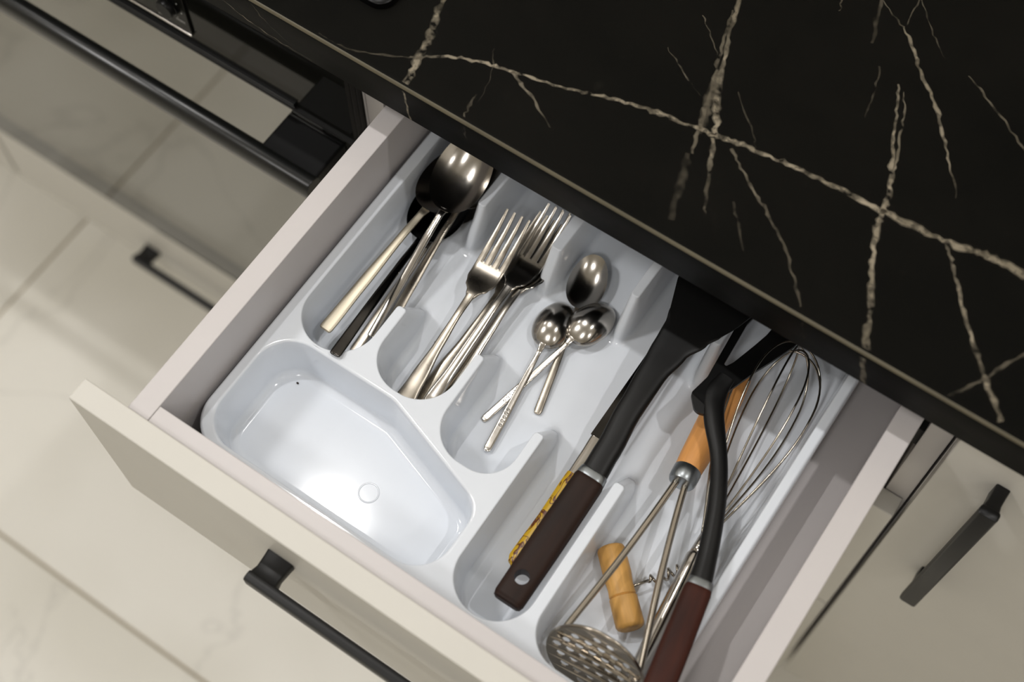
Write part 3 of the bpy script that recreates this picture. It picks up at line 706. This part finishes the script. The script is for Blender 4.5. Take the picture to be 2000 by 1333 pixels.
# ------------------------------------------------------------------ utensils in the fourth compartment
def kitchen_knife():
    t = thing('kitchen_knife', 'kitchen knife with a yellow patterned handle half hidden under the turner', 'knife'); frame(t, (.2603, .0895, -.0760), (.2598, .2900, -.0760))
    key = [(0, .006, .006, 0, 0), (.002, .012, .010, 0, 0), (.006, .0150, .0115, 0, 0), (.040, .0135, .0115, 0, 0), (.070, .0150, .0110, 0, 0), (.0785, .0150, .0100, 0, 0)]
    v, f = handle_loft(spline_nd(key, 30)); mesh('handle', v, f, M['yellow'], t, True, world=False, sharp=60)
    key = [(.078, .0140, .0050, .0005, 0), (.095, .0150, .0045, .0005, 0), (.1115, .0165, .0040, .0005, 0)]
    v, f = handle_loft(spline_nd(key, 8)); mesh('bolster', v, f, M['steel'], t, True, world=False, sharp=60)
    out = [(.111, -.0085), (.22, -.0085), (.245, -.006), (.262, .001), (.268, .0085), (.255, .0088), (.111, .0088)]
    v, f = plate(out, [], .0016, lambda x, y, z: (x, y, z + .0018)); mesh('blade', v, f, M['darksteel'], t, world=False)
kitchen_knife()
def hole_handle(parent, rings_key, mat, hole_x, hole_r, n=28):
    """rounded wooden grip along +X with a hanging hole drilled through it"""
    v, f = handle_loft(spline_nd(rings_key, n)); o = mesh('grip', v, f, mat, parent, True, world=False)
    if hole_r:
        bm = bmesh.new(); bmesh.ops.create_cone(bm, cap_ends=True, segments=28, radius1=hole_r, radius2=hole_r, depth=.06); me = bpy.data.meshes.new('drill')
        for q in bm.verts: q.co.x += hole_x
        bm.to_mesh(me); bm.free(); me.materials.append(mat); c = newobj('drill', me, parent)
        md = o.modifiers.new('drill', 'BOOLEAN'); md.object = c; md.operation = 'DIFFERENCE'; md.solver = 'EXACT'
        bpy.context.view_layer.update()
        nm = bpy.data.meshes.new_from_object(o.evaluated_get(bpy.context.evaluated_depsgraph_get()))
        o.modifiers.clear(); o.data = nm; bpy.data.objects.remove(c)
        nm.polygons.foreach_set('use_smooth', [True] * len(nm.polygons)); nm.set_sharp_from_angle(angle=math.radians(50))
    return o
def grip_key(L, w1, w2, t1, t2):
    return [(0, w1 * .80, t1 * .62, 0, 0), (.0012, w1 * .93, t1 * .85, 0, 0), (.0045, w1, t1, 0, 0), (L * .5, (w1 + w2) * .515, (t1 + t2) * .515, 0, 0), (L - .003, w2, t2, 0, 0), (L, w2 * .95, t2 * .93, 0, 0)]
def turner():
    t = thing('slotted_turner', 'black nylon slotted turner with a dark brown wooden handle', 'turner'); frame(t, (.2742, .0600, -.0490), (.2738, .1620, -.0450))
    hole_handle(t, grip_key(.1020, .0225, .0225, .0150, .0165), M['brownwood'], .0190, .0052)
    key = [(.1015, .0215, .0160, 0, 0), (.1030, .0215, .0160, 0, 0), (.1065, .0205, .0150, 0, 0), (.1075, .0200, .0140, 0, 0)]
    v, f = handle_loft(spline_nd(key, 6)); mesh('ferrule', v, f, M['zinc'], t, True, world=False, sharp=60)
    # neck: straight, widening to the blade, drifting slightly to the left
    st = []
    for x, yc, wd, th in ((.1065, 0, .0190, .0130), (.125, .001, .0185, .0120), (.160, .0042, .0185, .0100), (.190, .0052, .0205, .0070), (.212, .0043, .0260, .0045), (.228, .0012, .0340, .0030), (.240, .0000, .0420, .0024)):
        st.append((x, wd, th, .004 * (x - .1065) / .13, yc))
    rings = []
    for x, wd, th, z, yc in spline_nd(st, 28):
        rings.append([(x, yc + wd / 2 * math.copysign(abs(math.cos(a)) ** .6, math.cos(a)), z + th / 2 * math.copysign(abs(math.sin(a)) ** .7, math.sin(a))) for a in [2 * math.pi * k / 18 for k in range(18)]])
    v, f = loft(rings); nk = mesh('neck', v, f, M['nylon'], t, True, world=False, sharp=70)
    out = rounded([(.228, -.0115, 0), (.2385, -.0200, .006), (.252, -.0265, .012), (.266, -.0310, .012), (.330, -.0360, .008), (.3345, .0370, .008), (.262, .0285, .012), (.2385, .0205, .006), (.228, .0140, 0)])
    holes = [rounded([(.2790, y - .0024, .0022), (.3160, y - .0026, .0022), (.3160, y + .0026, .0022), (.2790, y + .0024, .0022)])[::-1] for y in (-.018, -.006, .006, .018)]
    v, f = plate([p[:2] for p in out], [[p[:2] for p in h] for h in holes], .0022, lambda x, y, z: (x, y, z + .004 + .0004 * (x - .238) / .1))
    mesh('blade', v, f, M['nylon'], t, world=False)
turner()

# ------------------------------------------------------------------ utensils in the right compartment
def whisk():
    t = thing('balloon_whisk', 'steel wire balloon whisk with a tubular handle in the right compartment', 'whisk'); frame(t, (.3705, .0520, -.0700), (.3568, .1870, -.0640))
    ax = .1130
    st = [(0, .0046), (.0012, .0056), (.003, .0060), (.10, .0060), (ax - .002, .0058), (ax, .0048)]
    v, f = tube([(x, 0, 0) for x, r in st], [r for x, r in st], 20); h = mesh('handle', v, f, M['steel'], t, True, world=False, sharp=45)
    v, f = tube([(x, 0, 0) for x in (ax - .001, ax + .006, ax + .022)], [.0050, .0042, .0030], 16); mesh('wire_collar', v, f, M['steel'], t, True, world=False)
    L0, L1 = ax + .012, ax + .172
    for i in range(5):
        ph = math.pi * (i + .35) / 5; R_ = .0292 + .0005 * i; zt = -.0006 * i
        pts = []
        for k in range(-26, 27):
            sgn = 1 if k > 0 else -1; u = 1 - abs(k) / 26          # u=0 at the collar, 1 at the top of the balloon
            if u < .55: xx = .74 * u / .55; rr = math.sin(math.pi / 2 * (xx / .74) ** 1.12)
            else: th = (u - .55) / .45 * math.pi / 2; xx = .74 + .26 * math.sin(th); rr = math.cos(th)
            rr = R_ * rr + .0022 * (1 - xx)
            pts.append((L0 + (L1 - L0 - .0018 * i) * xx, sgn * rr * math.cos(ph), sgn * rr * math.sin(ph) * .78 + .0050 * xx))
        v, f = tube(pts, .00078, 6); mesh('wire', v, f, M['wire'], t, True, world=False)
whisk()
def masher():
    t = thing('potato_masher', 'potato masher with a honey wood handle and a round perforated steel plate', 'masher'); frame(t, (.3245, .2050, -.0570), (.3150, .3030, -.0710))
    st = [(0, .0088), (.004, .0096), (.015, .0104), (.050, .0116), (.075, .0112), (.092, .0098), (.099, .0070), (.1015, .0030)]
    v, f = tube([(x, 0, 0) for x, r in st], [r for x, r in st], 24); mesh('grip', v, f, M['lightwood'], t, True, world=False, sharp=70)
    st = [(-.0075, .0060), (-.0070, .0088), (-.005, .0098), (-.001, .0100), (.0045, .0100), (.005, .0096)]
    v, f = tube([(x, 0, 0) for x, r in st], [r for x, r in st], 24); fe = mesh('ferrule', v, f, M['zinc'], t, True, world=False, sharp=45)
    q = t.rotation_quaternion.to_matrix().transposed(); loc = t.location.copy()
    def L(p): return q @ (Vector(p) - loc)
    c = Vector((.3440, .0590, -.0530)); nrm = Vector((-.06, .93, -.36)).normalized(); ux = Vector((1, .06, 0)); ux = (ux - ux.dot(nrm) * nrm).normalized(); uy = nrm.cross(ux)
    for s, sx in ((-1, -.0035), (1, .0035)):
        e = c + ux * (.0275 * s) + uy * (-.012 if uy.z < 0 else .012)
        a = L((.3245, .2050, -.0570)); 
        p = spline([(a.x + .01, sx * -1, a.z), (a.x - .008, sx * -1.0, a.z)] + [tuple(L(Vector((.3245, .2050, -.0570)).lerp(e, k) )) for k in (.5,)] + [tuple(L(e + nrm * .006)), tuple(L(e))], 24)
        v, f = tube(p, .0024, 10); mesh('rod', v, f, M['wire'], t, True, world=False)
    R_ = .0345
    out = [(R_ * math.cos(2 * math.pi * k / 48), R_ * math.sin(2 * math.pi * k / 48)) for k in range(48)]
    holes = []
    for i in range(-4, 5):
        for j in range(-4, 5):
            x, y = (i + .5 * (j % 2)) * .0094, j * .0082
            if math.hypot(x, y) < R_ - .0062: holes.append([(x + .0030 * math.cos(-2 * math.pi * k / 12), y + .0030 * math.sin(-2 * math.pi * k / 12)) for k in range(12)])
    v, f = plate(out, holes, .0012, lambda x, y, z: L(c + ux * x + uy * y + nrm * (z + .0025 * (1 - (x * x + y * y) / R_ ** 2))))
    pl = mesh('mashing_plate', v, f, M['wire'], t, world=False)
    rim = [tuple(L(c + ux * (R_ * math.cos(a)) + uy * (R_ * math.sin(a)) + nrm * .001)) for a in [2 * math.pi * k / 48 for k in range(48)]]
    rings = []
    for k in range(48):
        a = 2 * math.pi * k / 48; o = c + ux * (R_ * math.cos(a)) + uy * (R_ * math.sin(a)); rad = (ux * math.cos(a) + uy * math.sin(a))
        rings.append([tuple(L(o + rad * (.0011 * math.cos(b)) + nrm * (.0011 * math.sin(b) + .0008))) for b in [2 * math.pi * j / 8 for j in range(8)]])
    v, f = loft(rings, closed=True); mesh('plate_rim', v, f, M['wire'], pl, True, world=False)
masher()
def corkscrew():
    a, b = Vector((.3068, .1392, -.0768)), Vector((.3494, .0985, -.0768))
    t = thing('corkscrew', 'corkscrew with a pale wooden cylinder grip in the right compartment', 'corkscrew'); frame(t, a, b)
    Lg = (b - a).length
    st = [(0, .0070), (.0010, .0090), (.0030, .0098), (Lg * .34, .0099), (Lg * .5, .0090), (Lg * .60, .0094), (Lg * .615, .0084), (Lg * .63, .0098), (Lg - .003, .0100), (Lg - .001, .0090), (Lg, .0072)]
    v, f = tube([(x, 0, 0) for x, r in st], [r for x, r in st], 24); mesh('grip', v, f, M['corkwood'], t, True, world=False, sharp=50)
    q = t.rotation_quaternion.to_matrix().transposed(); d = (q @ Vector((.0161, .0230, 0))).normalized()
    base = Vector((Lg * .54, 0, 0)); sd = d.cross(Vector((0, 0, 1))).normalized()
    pts = [base + d * s for s in (.004, .012, .020)]
    for k in range(64):
        an = 2 * math.pi * k / 16; s = .020 + .026 * k / 63; r = .0034 * min(1, k / 8)
        pts.append(base + d * s + sd * (r * math.cos(an)) + Vector((0, 0, r * math.sin(an) - .003)))
    v, f = tube([tuple(p) for p in pts], [.0011] * 60 + [.0011 * (1 - i / 8) + .0001 for i in range(7)], 8); mesh('screw', v, f, M['wire'], t, True, world=False)
corkscrew()
def server():
    t = thing('slotted_spoon', 'black nylon slotted spoon with a reddish brown handle along the right of the tray', 'utensil'); frame(t, (.3915, .0380, -.0250), (.3744, .1347, -.0330))
    hl = .0985
    hole_handle(t, grip_key(hl, .0205, .0190, .0150, .0150), M['redwood'], .018, 0)
    key = [(hl - .0005, .0182, .0145, 0, 0), (hl + .001, .0182, .0145, 0, 0), (hl + .004, .0172, .0136, 0, 0), (hl + .005, .0168, .0130, 0, 0)]
    v, f = handle_loft(spline_nd(key, 6)); mesh('ferrule', v, f, M['zinc'], t, True, world=False, sharp=60)
    q = t.rotation_quaternion.to_matrix().transposed(); loc = t.location.copy()
    def L(p): return tuple(q @ (Vector(p) - loc))
    path = spline([(.3744, .1347, -.0330), (.3668, .1600, -.0335), (.3545, .1920, -.0340), (.3395, .2200, -.0355), (.3215, .2440, -.0365), (.3130, .2600, -.0370), (.3130, .2760, -.0370)], 30)
    rad = [(r1, r2) for r1, r2, in [tuple(v[1:]) for v in spline_nd([(0, .0080, .0062), (1, .0068, .0055), (2, .0062, .0050), (3, .0060, .0046), (4, .0072, .0042), (5, .0080, .0034), (6, .0060, .0024)], 30)]]
    v, f = tube([L(p) for p in path], rad, 16, up=tuple(q @ Vector((0, 0, 1)))); mesh('neck', v, f, M['nylon'], t, True, world=False, sharp=70)
    # head: shoulder pointing left, then a frame round the slots
    out = rounded([(.3175, .2440, .006), (.3190, .2680, .01), (.3270, .2950, .01), (.3400, .3300, .01), (.3460, .3700, .015), (.3260, .3860, .015), (.3020, .3700, .015), (.2965, .3250, .01), (.2990, .2960, .01), (.3015, .2680, .008), (.2985, .2500, .005), (.3080, .2400, .006)])
    holes = [rounded([(.3060, .2800, .002), (.3105, .2900, .002), (.3190, .3240, .003), (.3220, .3560, .003), (.3080, .3560, .003), (.3030, .3220, .003)])]
    def fn(x, y, z):
        a = math.radians(14); xx = x - .310
        return L((.310 + xx * math.cos(a), y, -.0365 + z + xx * math.sin(a) * -.8 - .15 * max(0, min(y, .31) - .25)))
    v, f = plate([p[:2] for p in out], [[p[:2] for p in h][::-1] for h in holes], .0036, fn); mesh('head', v, f, M['nylon'], t, world=False)
server()
# crumbs left on the plastic
for x, y, z, s, lab in ((.1148, .2016, FLOOR, .0011, 'tiny brown crumb on the tray floor between spoons and forks'), (.0500, .1180, FLOOR + .0006, .0007, 'tiny dark crumb in the far corner of the empty front pan')):
    bm = bmesh.new(); bmesh.ops.create_icosphere(bm, subdivisions=2, radius=s)
    for q in bm.verts: q.co = Vector((q.co.x * 1.5, q.co.y, q.co.z * .6)) * random.uniform(.8, 1.2)
    me = bpy.data.meshes.new('crumb'); bm.to_mesh(me); bm.free(); me.materials.append(M['brownwood']); o = newobj('crumb', me); o.location = (x, y, z + s * .5); tag(o, lab, 'crumb', 'crumbs in the tray')

# lift everything from rim-relative heights to heights above the floor
for o in S.objects:
    if o.parent is None and o.type != 'CAMERA': o.location.z += Z0
